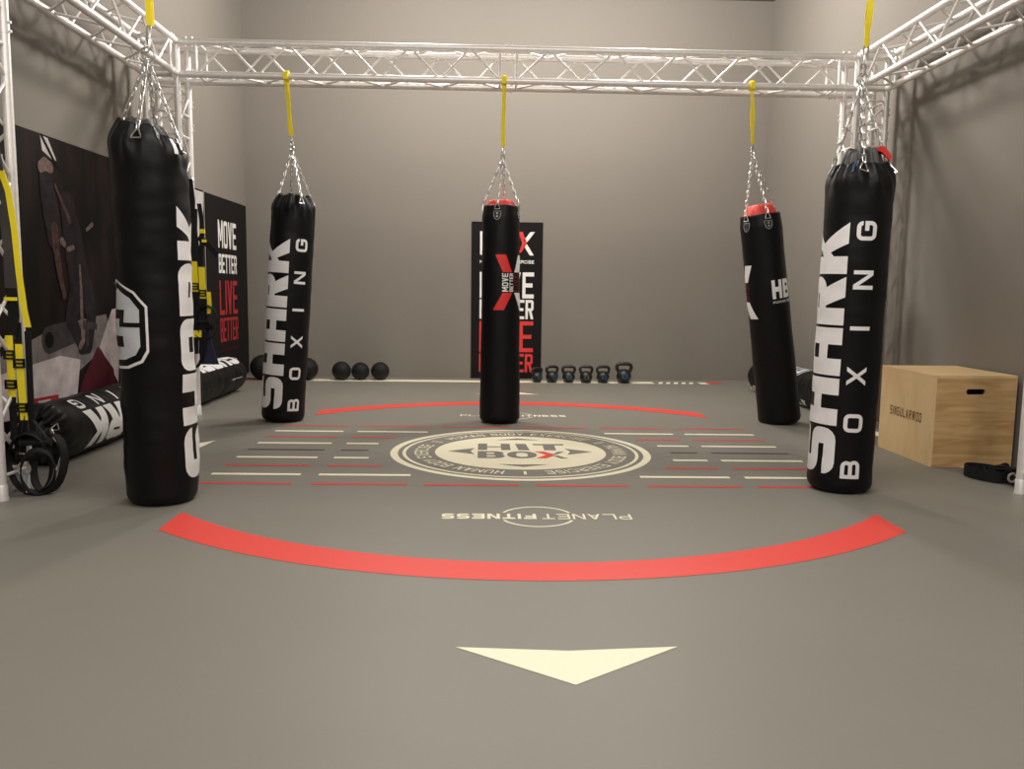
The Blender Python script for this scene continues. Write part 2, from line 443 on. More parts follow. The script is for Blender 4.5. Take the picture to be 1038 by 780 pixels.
for rep in range(3):
    a_mid = math.radians(90) - rep * 2 * PI / 3
    for lt in L:
        for q in lt:
            ring.append([((R0 + v) * math.cos(a_mid + arc / 2 - arc * u / W), (R0 + v) * math.sin(a_mid + arc / 2 - arc * u / W)) for u, v in q])
    am = a_mid - PI / 3
    q = [(-.008, 0), (.008, 0), (.008, .085), (-.008, .085)]
    ring.append([((R0 + v) * math.cos(am) + u * math.sin(am), (R0 + v) * math.sin(am) - u * math.cos(am)) for u, v in q])
fmark('floor_lettering', ring, M['cream'], .0022, label='cream words running round the emblem')
# company line, near one turned upside down, far one upright
def pf(fn, lab):
    a = fit_text('PLANET', .40, .085, .17, .013, .22); b = fit_text('FITNESS', .42, .085, .26, .022, .2)
    polys = put(flat(a), -.42, -.0425) + put(flat(b), .005, -.0425)
    for i in range(64):
        t0, t1 = 2 * PI * i / 64, 2 * PI * (i + 1) / 64
        if any(abs(math.sin(t)) < .34 for t in (t0, t1)): continue
        polys.append([(.155 * math.cos(t0), .155 * math.sin(t0)), (.155 * math.cos(t1), .155 * math.sin(t1)), (.168 * math.cos(t1), .168 * math.sin(t1)), (.168 * math.cos(t0), .168 * math.sin(t0))])
    fmark('floor_lettering', polys, M['cream'], .0012, fn, lab)
pf(lambda u, v: (.243 - u, 3.612 - v), 'cream company name upside down near the front arc')
pf(lambda u, v: (.235 + u, 6.60 + v), 'cream company name near the far arc')
# tape along walls
def tape(a, b, w, m, along='x', sk=0):
    if along == 'x': p = [(a, w[0]), (b, w[0]), (b + sk, w[1]), (a + sk, w[1])]
    else: p = [(w[0], a), (w[1], a), (w[1], b), (w[0], b)]
    fmark('floor_tape', [p], m, .0012, lambda u, v: (u, v))
yb = (9.0, 9.19)
tape(-1.88, 1.87, yb, M['cream'])
for i in range(5): tape(1.905 + i * .085, 1.95 + i * .085, yb, M['cream'], sk=.05)
tape(2.38, 2.48, yb, M['cream']); tape(2.47, 2.64, (9.06, 9.24), M['redthin'])
tape(-2.36, -2.22, yb, M['cream']); tape(-2.56, -2.38, (9.0, 9.2), M['redthin'])
tape(4.70, 6.9, (2.80, 2.89), M['cream'], 'y')
# ------------------------------------------------------------------ wall posters
def poster(name, loc, size, axis, m, label, cat, group=None):
    root = thing(name, loc, label, cat, group); mb = MB()
    if axis == 'back': mb.box2((loc[0] - size[0] / 2, loc[1], loc[2]), (loc[0] + size[0] / 2, loc[1] + .009, loc[2] + size[1]))
    else: mb.box2((loc[0] - .009, loc[1] - size[0] / 2, loc[2]), (loc[0], loc[1] + size[0] / 2, loc[2] + size[1]))
    mb.build('panel', m, root, smooth=False); return root
def prints(root, name, polys, m, fn, label=None):
    mb = MB(); decal(mb, polys, fn); o = mb.build(name, m, root, smooth=False)
    if label: o['label'] = label
    return o
def slogan(root, fn, x0, x1, rows, hbx=None, wm='pwhite', rm='pred'):
    W = x1 - x0
    for s, z0, z1, m in rows:
        h = z1 - z0; n = len(s)
        tf = .27 if n == 4 else .3
        prints(root, 'printed_lettering', put(flat(fit_text(s, W, h, tf, W * (.075 if n == 4 else .052), .17 if n == 4 else .14)), x0, z0), M[m], fn,
               ('white ' if m != rm else 'red ') + 'slogan word')
pb = poster('slogan_poster', (.2475, 9.41, .003), (.795, 1.75), 'back', M['poster'],
            'black poster with white and red slogan on back wall behind the middle bag', 'poster')
fb = lambda u, v: (u, 9.4085, v)
slogan(pb, fb, -.055, .552, [('MOVE', .91, 1.20, 'pwhite'), ('BETTER', .677, .893, 'pwhite'), ('LIVE', .304, .652, 'pred'), ('BETTER', .075, .284, 'pred')])
prints(pb, 'printed_logo', put(glyph('H', .19, .258, .06, .055), -.055, 1.389) + put(glyph('B', .19, .258, .06, .05), .16, 1.389) +
       [[(.50, 1.389), (.545, 1.389), (.47, 1.51), (.43, 1.495)], [(.505, 1.647), (.555, 1.647), (.47, 1.535), (.43, 1.55)]], M['pwhite'], fb, 'white letters of the logo')
prints(pb, 'printed_logo', [[(.375, 1.647), (.42, 1.647), (.465, 1.52), (.42, 1.50)], [(.375, 1.405), (.41, 1.425), (.465, 1.52), (.42, 1.54)]], M['pred'], fb, 'red arrow half of the logo')
prints(pb, 'printed_lettering', put(flat(fit_text('HUMAN BODY EXERCISE', .605, .036, .2, .008, .2)), -.055, 1.297), M['pwhite'], fb, 'small white words')
pl = poster('slogan_poster', (-2.629, 8.735, .05), (1.33, 1.83), 'left', M['poster'],
            'black poster with white and red slogan on left wall beside the corner', 'poster')
fl_ = lambda u, v: (-2.6275, u, v)
slogan(pl, fl_, 8.41, 9.01, [('MOVE', 1.383, 1.655, 'pwhite'), ('BETTER', 1.133, 1.323, 'pwhite'), ('LIVE', .717, 1.06, 'pdred'), ('BETTER', .445, .685, 'pdred')], rm='pdred')
prints(pl, 'printed_lettering', put(flat(fit_text('HUMAN BODY EXERCISE', .62, .03, .2, .008, .2)), 8.42, .35), M['mmaroon'], fl_, 'small dark red words')
# photo mural of a person training
mu = poster('photo_mural', (-2.629, 5.96, .05), (4.10, 1.835), 'left', M['mural'],
            'long dark photo mural of a person training, on left wall behind the front bag', 'wall mural')
f1 = lambda u, v: (-2.6275, u, v)
f2 = lambda u, v: (-2.6265, u, v)
f3 = lambda u, v: (-2.6255, u, v)
def spline_blob(pts, w):
    out = []
    for (a, b, ra), (c, d, rb) in zip(pts[:-1], pts[1:]):
        t = Vector((c - a, d - b)); t.normalize(); n = Vector((-t.y, t.x))
        out.append([(a + n.x * ra, b + n.y * ra), (a - n.x * ra, b - n.y * ra), (c - n.x * rb, d - n.y * rb), (c + n.x * rb, d + n.y * rb)])
    for a, b, ra in pts:
        out.append([(a + ra * math.cos(2 * PI * i / 12), b + ra * math.sin(2 * PI * i / 12)) for i in range(12)])
    return out
prints(mu, 'printed_window', [[(5.135, 1.875), (5.222, 1.872), (5.315, 1.752), (5.26, 1.752), (5.15, 1.79)], [(4.60, 1.70), (4.735, 1.70), (4.735, 1.60), (4.60, 1.62)]], M['pgrey'], f1, 'bright window in the photo')
prints(mu, 'printed_rope', spline_blob([(5.15, 1.875, .012), (5.29, 1.74, .012), (5.35, 1.70, .012)], 0), M['mblack'], f2)
prints(mu, 'printed_floor', [[(4.5, .58), (5.25, .75), (5.9, .80), (6.0, .62), (5.5, .45), (4.5, .43)]], M['mfloor'], f1, 'grey floor in the photo')
prints(mu, 'printed_floor', [[(4.5, .50), (5.25, .56), (5.5, .515), (5.42, .22), (4.5, .25)], [(5.78, .58), (5.99, .83), (6.12, .84), (6.05, .30), (5.96, .40)]], M['mpale'], f2, 'pale floor in the photo')
prints(mu, 'printed_mat', [[(5.42, .20), (5.50, .36), (5.75, .585), (5.98, .41), (6.02, .15)]], M['mmaroon'], f3, 'maroon mat in the photo')
prints(mu, 'printed_tyre', spline_blob([(5.12, .665, .085), (5.42, .70, .075)], 0), M['mgrey'], f2)
prints(mu, 'printed_tyre', spline_blob([(5.12, .665, .05), (5.125, .665, .05)], 0), M['mblack'], f3)
# the figure: dark body bent forward, arms, legs, with paler skin
prints(mu, 'printed_person', spline_blob([(5.42, 1.50, .085), (5.47, 1.30, .12), (5.52, 1.10, .13), (5.56, .95, .12)], 0) +
       spline_blob([(5.50, .98, .09), (5.40, .78, .07), (5.52, .62, .05)], 0) + spline_blob([(5.62, .98, .09), (5.68, .80, .07), (5.62, .60, .055), (5.52, .585, .04)], 0) +
       spline_blob([(5.17, 1.62, .07), (5.2, 1.5, .09), (5.25, 1.3, .09)], 0), M['mcloth'], f3, 'dark clothed person in the photo')
prints(mu, 'printed_person', spline_blob([(5.12, 1.69, .035), (5.17, 1.715, .04), (5.23, 1.70, .035)], 0) + spline_blob([(5.66, 1.36, .012), (5.74, 1.40, .016)], 0) +
       spline_blob([(5.33, 1.27, .025), (5.36, 1.25, .02)], 0) + spline_blob([(5.40, 1.22, .016), (5.47, 1.235, .016)], 0) + spline_blob([(5.545, 1.12, .012), (5.55, .95, .018), (5.54, .78, .02), (5.55, .64, .024), (5.50, .6, .02)], 0),
       M['skinlight'], lambda u, v: (-2.6245, u, v), 'lit skin of the person in the photo')
prints(mu, 'printed_person', spline_blob([(5.25, 1.34, .04), (5.26, 1.2, .038), (5.29, 1.05, .03), (5.33, .93, .025)], 0) + spline_blob([(5.28, 1.60, .012), (5.36, 1.5, .014), (5.44, 1.40, .02)], 0), M['skin'], lambda u, v: (-2.6245, u, v))
prints(mu, 'printed_person', spline_blob([(5.55, .74, .03), (5.75, .72, .02)], 0)[:1] + [[(5.59, .72), (5.63, .74), (5.62, .60), (5.57, .58)]], M['mgrey'], lambda u, v: (-2.6235, u, v))
prints(mu, 'printed_logo', [p for p in [[(4.88, .335), (5.2, .325), (5.2, .25), (4.88, .26)]]], M['pdred'], f3, 'red mark on the photo')
prints(mu, 'printed_logo', [[(4.96, .315), (5.1, .31), (5.1, .275), (4.96, .28)]], M['mpale'], lambda u, v: (-2.6245, u, v))
prints(mu, 'printed_logo', [[(7.72, 1.87), (8.005, 1.87), (7.965, 1.388), (7.70, 1.355)], [(7.80, .60), (7.95, .59), (8.0, .36), (7.93, .36)], [(7.70, .70), (7.84, .70), (7.84, .66), (7.70, .66)]], M['pgrey'], f1, 'large white logo strokes at the end of the mural')

# ------------------------------------------------------------------ truss rig
TX0, TX1, TX2, TX3 = -2.455, -2.23, 2.745, 2.97
TY0, TY1, TY2, TY3 = 3.86, 4.085, 6.30, 6.525
Z0, Z1 = 2.52, 2.745
CR, LR = .0235, .0085
rig = thing('truss_rig', ((TX0 + TX3) / 2, (TY0 + TY3) / 2, 0), 'silver aluminium box truss frame on four towers carrying the boxing bags', 'truss frame')
def tube1(a, b, r=CR, n=14):
    mb = MB(); mb.tube([a, b], r, n); return mb
def lacing(parent, a0, a1, p, q, pitch, flip):
    """zigzag rod between chord lines: axis runs a0..a1, p and q give the two chord offsets (functions of t)"""
    mb = MB(); L = a1 - a0; n = max(2, round(L / (pitch / 2))); pts = []
    for i in range(n + 1):
        t = a0 + L * i / n
        pts.append(Vector((p if (i + flip) % 2 else q)(t)))
    for a, b in zip(pts[:-1], pts[1:]):
        mb.tube([a, b], LR, 8)
    return mb.build('lacing', M['alu'], parent)
def beam(axis, a0, a1, c0, c1, joints, inner):
    """axis 'x' or 'y' ; a0..a1 length; c0,c1 the two side coordinates; inner = lacing range"""
    mid = (a0 + a1) / 2; cm = (c0 + c1) / 2
    e = bpy.data.objects.new('truss_beam', None); col.objects.link(e); e.parent = rig
    loc = Vector((mid, cm, Z0)) if axis == 'x' else Vector((cm, mid, Z0))
    e.location = loc - rig.location
    P = (lambda t, c, z: (t, c, z)) if axis == 'x' else (lambda t, c, z: (c, t, z))
    for c in (c0, c1):
        for z in (Z0, Z1):
            tube1(P(a0, c, z), P(a1, c, z)).build('chord', M['alu'], e)
    i0, i1 = inner; segs = [i0] + [j for j in joints] + [i1]
    bounds = []
    cur = i0
    for j in joints: bounds.append((cur, j - .06)); cur = j + .06
    bounds.append((cur, i1))
    for b0, b1 in bounds:
        lacing(e, b0, b1, lambda t: P(t, c0, Z0), lambda t: P(t, c0, Z1), .46, 1)
        lacing(e, b0, b1, lambda t: P(t, c1, Z0), lambda t: P(t, c1, Z1), .46, 0)
        lacing(e, b0, b1, lambda t: P(t, c0, Z0), lambda t: P(t, c1, Z0), .46, 0)
        lacing(e, b0, b1, lambda t: P(t, c0, Z1), lambda t: P(t, c1, Z1), .46, 1)
    mb = MB()
    ends = [i0, i1] + [j + d for j in joints for d in (-.06, .06)]
    for t in ends:
        mb.tube([P(t, c0, Z0), P(t, c0, Z1)], LR, 8); mb.tube([P(t, c1, Z0), P(t, c1, Z1)], LR, 8)
        mb.tube([P(t, c0, Z0), P(t, c1, Z0)], LR, 8); mb.tube([P(t, c0, Z1), P(t, c1, Z1)], LR, 8)
    mb.build('end_frame', M['alu'], e)
    for t in [i0 - .05, i1 + .05] + list(joints):
        for c in (c0, c1):
            for z in (Z0, Z1):
                mb = MB()
                mb.tube([P(t - .03, c, z), P(t + .03, c, z)], CR + .002, 14)
                for d in (-.022, .022):
                    if axis == 'x': mb.tube([(t + d, c, z - .036), (t + d, c, z + .036)], .006, 8)
                    else: mb.tube([(c, t + d, z - .036), (c, t + d, z + .036)], .006, 8)
                mb.build('coupler', M['alu'], e)
    return e
beam('x', TX0, TX3, TY2, TY3, [.16], (TX1 + .14, TX2 - .14))
beam('x', TX0, TX3, TY0, TY1, [.16], (TX1 + .14, TX2 - .14))
beam('y', TY1 + .02, TY2 - .02, TX0, TX1, [], (TY1 + .14, TY2 - .12))
beam('y', TY1 + .02, TY2 - .02, TX2, TX3, [], (TY1 + .14, TY2 - .12))
for xs in ((TX0, TX1), (TX2, TX3)):
    for ys in ((TY0, TY1), (TY2, TY3)):
        e = bpy.data.objects.new('truss_tower', None); col.objects.link(e); e.parent = rig
        e.location = Vector((sum(xs) / 2, sum(ys) / 2, 0)) - rig.location
        for x in xs:
            for y in ys:
                tube1((x, y, .03), (x, y, Z1)).build('chord', M['alu'], e)
                mb = MB(); mb.lathe([(.03, 0), (.03, .012), (.027, .02), (.0265, .07), (.0235, .075)], (x, y, .0), 16); mb.build('foot', M['alu'], e)
        zs = [.12] + [.12 + (Z0 - .24) * i / 10 for i in range(1, 11)]
        def zz(p, q, flip):
            mb = MB()
            for i in range(10):
                a, b = (p, q) if (i + flip) % 2 else (q, p)
                mb.tube([(*a, zs[i]), (*b, zs[i + 1])], LR, 8)
            mb.build('lacing', M['alu'], e)
        zz((xs[0], ys[0]), (xs[1], ys[0]), 0); zz((xs[0], ys[1]), (xs[1], ys[1]), 1)
        zz((xs[0], ys[0]), (xs[0], ys[1]), 1); zz((xs[1], ys[0]), (xs[1], ys[1]), 0)
        mb = MB()
        for z in (.11, Z0 - .09, Z0 - .26, Z0 - .42):
            for a, b in (((xs[0], ys[0]), (xs[1], ys[0])), ((xs[0], ys[1]), (xs[1], ys[1])), ((xs[0], ys[0]), (xs[0], ys[1])), ((xs[1], ys[0]), (xs[1], ys[1]))):
                mb.tube([(*a, z), (*b, z)], LR, 8)
        mb.build('end_frame', M['alu'], e)
        for z in (Z0 - .17, Z0 - .34):
            for x in xs:
                for y in ys:
                    mb = MB()
                    mb.tube([(x, y, z - .03), (x, y, z + .03)], CR + .002, 14)
                    for d in (-.02, .02): mb.tube([(x - .034, y, z + d), (x + .034, y, z + d)], .006, 8)
                    mb.build('coupler', M['alu'], e)

# ------------------------------------------------------------------ chains, straps
def chain(p0, p1, pitch=.034, wr=.0034, wd=.022, sag=0):
    p0 = Vector(p0); p1 = Vector(p1); L = (p1 - p0).length; n = max(2, round(L / pitch)); mb = MB()
    t = (p1 - p0).normalized(); a = t.cross(Vector((.3, .8, .2))).normalized(); b = t.cross(a)
    pts = []
    for i in range(n):
        f = (i + .5) / n; c = p0.lerp(p1, f) + Vector((0, 0, -sag * 4 * f * (1 - f)))
        w = (a, b)[i % 2]
        hl = L / n / 2 + wr * 1.3; hw = wd / 2 - wr
        loop = []
        for k in range(10):
            q = 2 * PI * k / 10
            x, y = math.cos(q), math.sin(q)
            y2 = hl - hw; loop.append(c + w * (hw * x) + t * (hw * y + (y2 if y >= 0 else -y2)))
        mb.tube(loop, wr, 5, closed=True)
    return mb
def ring_mb(c, r, wr, ax='xz', sy=1):
    loop = []
    for k in range(20):
        q = 2 * PI * k / 20
        u, v = r * math.cos(q), r * sy * math.sin(q)
        loop.append((c[0] + u, c[1], c[2] + v) if ax == 'xz' else (c[0], c[1] + u, c[2] + v))
    mb = MB(); mb.tube(loop, wr, 8, closed=True); return mb
def sling(chord, bottom, w, label):
    """yellow sling choked round a lower truss chord, hanging to bottom; chord = (x, y, z)"""
    x, y, z = chord; r = CR + .007
    root = thing('sling_strap', (x, y, bottom[2]), label, 'strap', 'yellow slings on the truss')
    mb = MB(); n = 20
    for rr, ww, dx in ((r, w * 1.15, 0), (r + .006, w * .75, w * .15)):
        mb.band_loop([(x + dx, y + rr * math.cos(2 * PI * k / n), z + rr * math.sin(2 * PI * k / n)) for k in range(n)], (ww, 0, 0), .006)
    mb.box((x, y - r - .008, z - .01), (w * .95, .018, .04))
    mb.build('choke_loop', M['yellow'], root)
    for s in (-1, 1):
        mb = MB(); path = []; ws = []
        top = Vector((x + s * w * .05, y + s * .012 - .012, z - r + .002)); bot = Vector(bottom) + Vector((s * w * .06, s * .006, 0))
        for i in range(13):
            f = i / 12; p = top.lerp(bot, f); p.x += math.sin(f * PI * 2 + s) * .004
            path.append(p); a = .25 * math.sin(f * 3 + s) + .25 * s
            ww = w * (.62 + .25 * math.sin(f * PI)) * (1 - .35 * (f > .93))
            ws.append((ww * math.cos(a), ww * math.sin(a), 0))
        mb.ribbon(path, ws, .004); mb.build('webbing', M['yellow'], root)
    return root

# ------------------------------------------------------------------ boxing bags
def smooth(a, b, x):
    t = min(1, max(0, (x - a) / (b - a))); return t * t * (3 - 2 * t)
class Bag:
    def __init__(s, base, axis, e2, H, R, style, seed, taper=0, wr=1.0, tiltz=(0, 0)):
        s.B = Vector(base); s.A = Vector(axis).normalized(); e2 = Vector(e2)
        s.e2 = (e2 - s.A * e2.dot(s.A)).normalized(); s.e1 = s.e2.cross(s.A) * -1
        s.e1 = s.A.cross(s.e2) * 1.0
        s.H, s.R, s.style, s.seed, s.taper, s.wr, s.tilt = H, R, style, seed, taper, wr, tiltz
        s.flatten = 0
    def rim(s, phi):
        return s.H
    def rad(s, phi, z):
        f = z / s.H; R = s.R * (1 - s.taper * f)
        q = Vector((math.cos(phi) * 1.3, math.sin(phi) * 1.3, z * 5.5 + s.seed * 7.3))
        n = noise.noise(q) * .006 + noise.noise(Vector((q.x * .7, q.y * .7, z * 16 + s.seed))) * .003
        R += n * s.wr
        k = smooth(s.H - .20, s.H, z)
        if s.style == 'gather':
            k2 = smooth(s.H - .13, s.H + .02, z); R -= k2 * k2 * s.R * .34
            R += k * (.009 * math.sin(phi * 8 + s.seed + 1.7 * math.sin(phi * 2)) + .009 * math.sin(phi * 13 + 2 * s.seed + z * 9))
        else:
            R -= smooth(s.H - .10, s.H, z) * s.R * .06
            R += k * .005 * math.sin(phi * 4 + s.seed)
        return R
    def dz(s, phi, z):
        k = smooth(s.H - .30, s.H, z)
        d = s.tilt[0] * math.sin(phi) * k + s.tilt[1] * math.cos(phi) * k
        if s.style == 'gather': d += k * k * (.008 * math.cos(4 * phi) + .006 * math.sin(7 * phi + s.seed))
        return d
    def pos(s, phi, z, off=0, R=None):
        r = (s.rad(phi, z) if R is None else R) + off
        p = s.B + s.A * (z + s.dz(phi, z)) + (s.e1 * math.sin(phi) + s.e2 * math.cos(phi)) * r
        if s.flatten and p.z < .004 + max(off, 0) * 0: p.z = .004
        return p
    def body(s, root):
        mb = MB(); n = 96; prof = []
        rb = .05
        for i in range(7):
            a = PI / 2 * i / 6; prof.append((s.R - rb + rb * math.sin(a) if i else s.R - rb, rb - rb * math.cos(a)))
        zs = [rb + (s.H - rb) * i / 110 for i in range(1, 111)]
        vs = []; fs = []
        for r, z in prof:
            for k in range(n):
                ph = 2 * PI * k / n
                rr = r + (s.rad(ph, z) - s.R) * (z / rb)
                vs.append(s.pos(ph, z, 0, rr))
        for z in zs:
            for k in range(n): vs.append(s.pos(2 * PI * k / n, z))
        # rim turned inwards
        for d, dzv in ((.006, .004), (.014, 0), (.018, -.02), (.02, -.05)):
            for k in range(n):
                ph = 2 * PI * k / n
                vs.append(s.pos(ph, s.H, -d) + s.A * dzv)
        m = len(vs) // n
        for i in range(m - 1):
            for k in range(n):
                l = (k + 1) % n; fs.append((i * n + k, i * n + l, i * n + n + l, i * n + n + k))
        c = len(vs); vs.append(s.B + s.A * .0); 
        for k in range(n): fs.append((c, (k + 1) % n, k))
        mb.add(vs, fs)
        return mb.build('bag_body', M['black'], root, ang=60)
    def top(s, root, m, height, rin, fold, label=None, name='top_cover', drop=.03, inset=.022):
        mb = MB(); n = 72; vs = []; fs = []; rings = 7
        for i in range(rings + 1):
            f = i / rings
            for k in range(n):
                ph = 2 * PI * k / n
                R = s.rad(ph, s.H) - inset; r = R * (1 - f * (1 - rin))
                z = s.H - drop + height * math.sin(f * PI / 2) + fold * math.sin(ph * 6 + s.seed) * math.sin(f * PI) + fold * .7 * math.sin(ph * 11 + f * 3) * f
                vs.append(s.B + s.A * (z + s.dz(ph, s.H) * (1 - f * .5)) + (s.e1 * math.sin(ph) + s.e2 * math.cos(ph)) * r)
        for i in range(rings):
            for k in range(n):
                l = (k + 1) % n; fs.append((i * n + k, i * n + l, i * n + n + l, i * n + n + k))
        fs.append(tuple(rings * n + k for k in range(n)))
        mb.add(vs, fs); o = mb.build(name, m, root, ang=60)
        if label: o['label'] = label
        return o
    def wrap(s, root, polys, phi0, z0, m, name='printed_lettering', label=None, off=.0022, rot=True):
        """polys u along reading direction. rot: reads upward along the bag, letter tops to the left (smaller phi)"""
        mb = MB()
        if rot: fn = lambda u, v: s.pos(phi0 - v / s.R, z0 + u, off)
        else: fn = lambda u, v: s.pos(phi0 + u / s.R, z0 + v, off)
        decal(mb, polys, fn, .012, .012)
        o = mb.build(name, m, root, ang=60)
        if label: o['label'] = label
        return o
    def dring(s, root, phi, z, size, patch):
        if patch:
            mb = MB()
            sh = [(-.036, 0), (.036, 0), (.034, -.03), (.022, -.058), (0, -.07), (-.022, -.058), (-.034, -.03)]
            outer = [s.pos(phi + u / s.R, z + v, .005) for u, v in sh]; inner = [s.pos(phi + u / s.R, z + v, -.003) for u, v in sh]
            n = len(sh); mb.add(outer + inner, [tuple(range(n))[::-1]] + [(i, (i + 1) % n, n + (i + 1) % n, n + i) for i in range(n)])
            pt = mb.build('leather_patch', M['patch'], root)
            edge = [s.pos(phi + u * .86 / s.R, z - .004 + v * .9, .0062) for u, v in sh]
            mb = MB(); mb.tube(edge, .0014, 5, closed=True); mb.build('stitching', M['baggrey'], pt)
            mb = MB()
            for v in (-.02, -.042):
                c = s.pos(phi, z + v, .005); nrm = (c - (s.B + s.A * z)); nrm = (nrm - s.A * nrm.dot(s.A)).normalized()
                mb.tube([c, c + nrm * .005], .0065, 10)
            mb.build('rivet', M['zinc'], pt)
        mb = MB()
        tri = [(-.5, -.5), (.5, -.5), (.42, -.2), (.12, .5), (-.12, .5), (-.42, -.2)]
        mb.tube([s.pos(phi + u * size / s.R, z + .012 + (v + .5) * size, .012) for u, v in tri], .0036, 6, closed=True)
        mb.build('d_ring', M['zinc'], root)
        return s.pos(phi, z + .012 + size, .012)

SHARK = None
def shark_polys():
    P = []; w, h, g = .236, .235, .014; x = 0
    kx = lambda pts: [(a * w, b * h) for a, b in pts]
    for c in 'SHaRK':
        if c == 'K':
            gl = [kx([(0, 0), (.36, 0), (.36, 1), (0, 1)]), kx([(.30, .38), (.62, 1), (1, 1), (.55, .50)][::1]), kx([(.36, .30), (.36, .62), (.50, .72), (.62, .56)]), kx([(.62, 0), (1.05, 0), (.62, .60), (.36, .55)])]
        elif c == 'R':
            gl = glyph('R', w, h, .083, .06, .06)
            gl = gl[:-1] + [kx([(.58, 0), (1.0, 0), (.74, .5), (.36, .5)])]
        else: gl = glyph(c, w, h, .083, .058, .06)
        P += [[(p[0] + x, p[1]) for p in q] for q in gl]; x += w + g
    return P
def boxing_polys(total=1.265):
    P = []; w, h, t = .092, .092, .019
    n = 6; step = (total - w) / (n - 1)
    for i, c in enumerate('BOXING'):
        cw = t if c == 'I' else w
        P += [[(p[0] + i * step + (w - cw) / 2, p[1]) for p in q] for q in glyph(c, cw, h, t, t, .028)]
    return P
def emblem(bag, root, phi, z, w=.36, h=.40):
    shp = [(0, .5), (.34, .36), (.5, .20), (.5, -.30), (.42, -.42), (.22, -.49), (0, -.5), (-.22, -.49), (-.42, -.42), (-.5, -.30), (-.5, .20), (-.34, .36)]
    def ringp(k0, k1):
        n = len(shp); o = []
        for i in range(n):
            a, b = shp[i], shp[(i + 1) % n]
            o.append([(a[0] * w * k0, a[1] * h * k0), (b[0] * w * k0, b[1] * h * k0), (b[0] * w * k1, b[1] * h * k1), (a[0] * w * k1, a[1] * h * k1)])
        return o
    inner = []; n = len(shp)
    for i in range(n):
        a, b = shp[i], shp[(i + 1) % n]; k = .80
        inner.append([(0, 0), (a[0] * w * k, a[1] * h * k), (b[0] * w * k, b[1] * h * k)])
    bag.wrap(root, ringp(.94, 1.0), phi, z, M['bagwhite'], 'printed_emblem', 'white outline of the shield emblem', rot=False)
    bag.wrap(root, inner, phi, z, M['baggrey'], 'printed_emblem', 'light grey shield emblem with a black S', rot=False)
    R = lambda x0, y0, x1, y1: [(x0 * w, y0 * h), (x1 * w, y0 * h), (x1 * w, y1 * h), (x0 * w, y1 * h)]
    bag.wrap(root, [R(.08, -.03, .41, .02), R(-.20, .06, .17, .16), R(.08, -.03, .17, .07), R(-.41, -.25, .17, -.13)], phi, z, M['black'], 'printed_emblem', rot=False, off=.0036)

def hang(bag, root, apex, phis, zr, size, patch, links_top=None, hookr=.02):
    for ph in phis:
        e = bag.dring(root, ph, zr, size, patch)
        chain(e, apex, .036).build('chain', M['zinc'], root)
    mb = ring_mb(Vector(apex) + Vector((0, 0, .012)), hookr, .005); mb.build('swivel_ring', M['zinc'], root)
    if links_top is not None:
        chain(Vector(apex) + Vector((0, 0, .03)), links_top, .046, .0048, .03).build('chain', M['zinc'], root)
rad = math.radians
GRP = 'boxing bags of the rig'
def bag_thing(base, label): return thing('boxing_bag', base, label, 'punching bag', GRP)
def standing(base, top, H, R, style, seed, label, **kw):
    root = bag_thing(base, label)
    b = Bag(base, Vector(top) - Vector(base), (-base[0], -base[1], 0), H, R, style, seed, **kw)
    b.body(root); return root, b
def shark_text(b, root, phi_s, phi_b, z0=.10, m='bagwhite'):
    b.wrap(root, shark_polys(), phi_s, z0, M[m], label='large white lettering')
    b.wrap(root, boxing_polys(), phi_b, z0 - .012, M[m], label='small white lettering')
# front left
root, b = standing((-1.500, 3.885, 0), (-1.506, 3.87, 1.72), 1.685, .160, 'gather', 1, 'big black bag at front left with shield emblem, largest in the photo', wr=1.5, tiltz=(-.035, 0))
b.top(root, M['cover'], .06, .6, .010, inset=.012)
shark_text(b, root, rad(44 + 78), rad(135), .115); emblem(b, root, rad(-76), .83)
b.wrap(root, [[(0, 0), (.018, 0), (.018, .075), (0, .075)]], rad(38), 1.60, M['bagwhite'], 'care_tag', 'small white tag', off=.006, rot=False)
hang(b, root, (-1.498, 3.87, 2.0), [rad(-18), rad(72), rad(162), rad(252)], 1.61, .042, False, (-1.486, 3.87, 2.13), .032)
sling((-1.470, TY0, Z0), (-1.478, 3.868, 2.135), .032, 'yellow sling above the front left bag, leaving the picture at the top')
# front right
root, b = standing((1.842, 4.175, 0), (1.852, 4.15, 1.72), 1.635, .157, 'gather', 2.6, 'black bag at front right beside the wooden box', wr=.8)
b.top(root, M['cover'], .10, .66, .014, inset=.012)
shark_text(b, root, rad(-11), rad(34), .10)
mb = MB(); fl = [(1.885, 4.09, 1.70), (1.925, 4.10, 1.722), (1.958, 4.12, 1.715), (1.985, 4.115, 1.675), (1.972, 4.10, 1.645), (1.945, 4.085, 1.668), (1.915, 4.08, 1.69)]
mb.add(fl + [(x, y + .006, z) for x, y, z in fl], [tuple(range(7)), tuple(range(13, 6, -1))] + [((i + 1) % 7, i, 7 + i, 7 + (i + 1) % 7) for i in range(7)])
mb.build('red_flap', M['bagred'], root)
b.wrap(root, [[(0, 0), (.012, 0), (.012, .055), (0, .055)]], rad(-17), 1.58, M['bluev'], 'care_tag', 'small blue tag', off=.006, rot=False)
hang(b, root, (1.822, 4.13, 2.03), [rad(6), rad(96), rad(186), rad(276)], 1.575, .042, False, (1.826, 4.11, 2.185), .026)
sling((1.812, TY1, Z0), (1.826, 4.107, 2.18), .032, 'yellow sling above the front right bag, leaving the picture at the top')
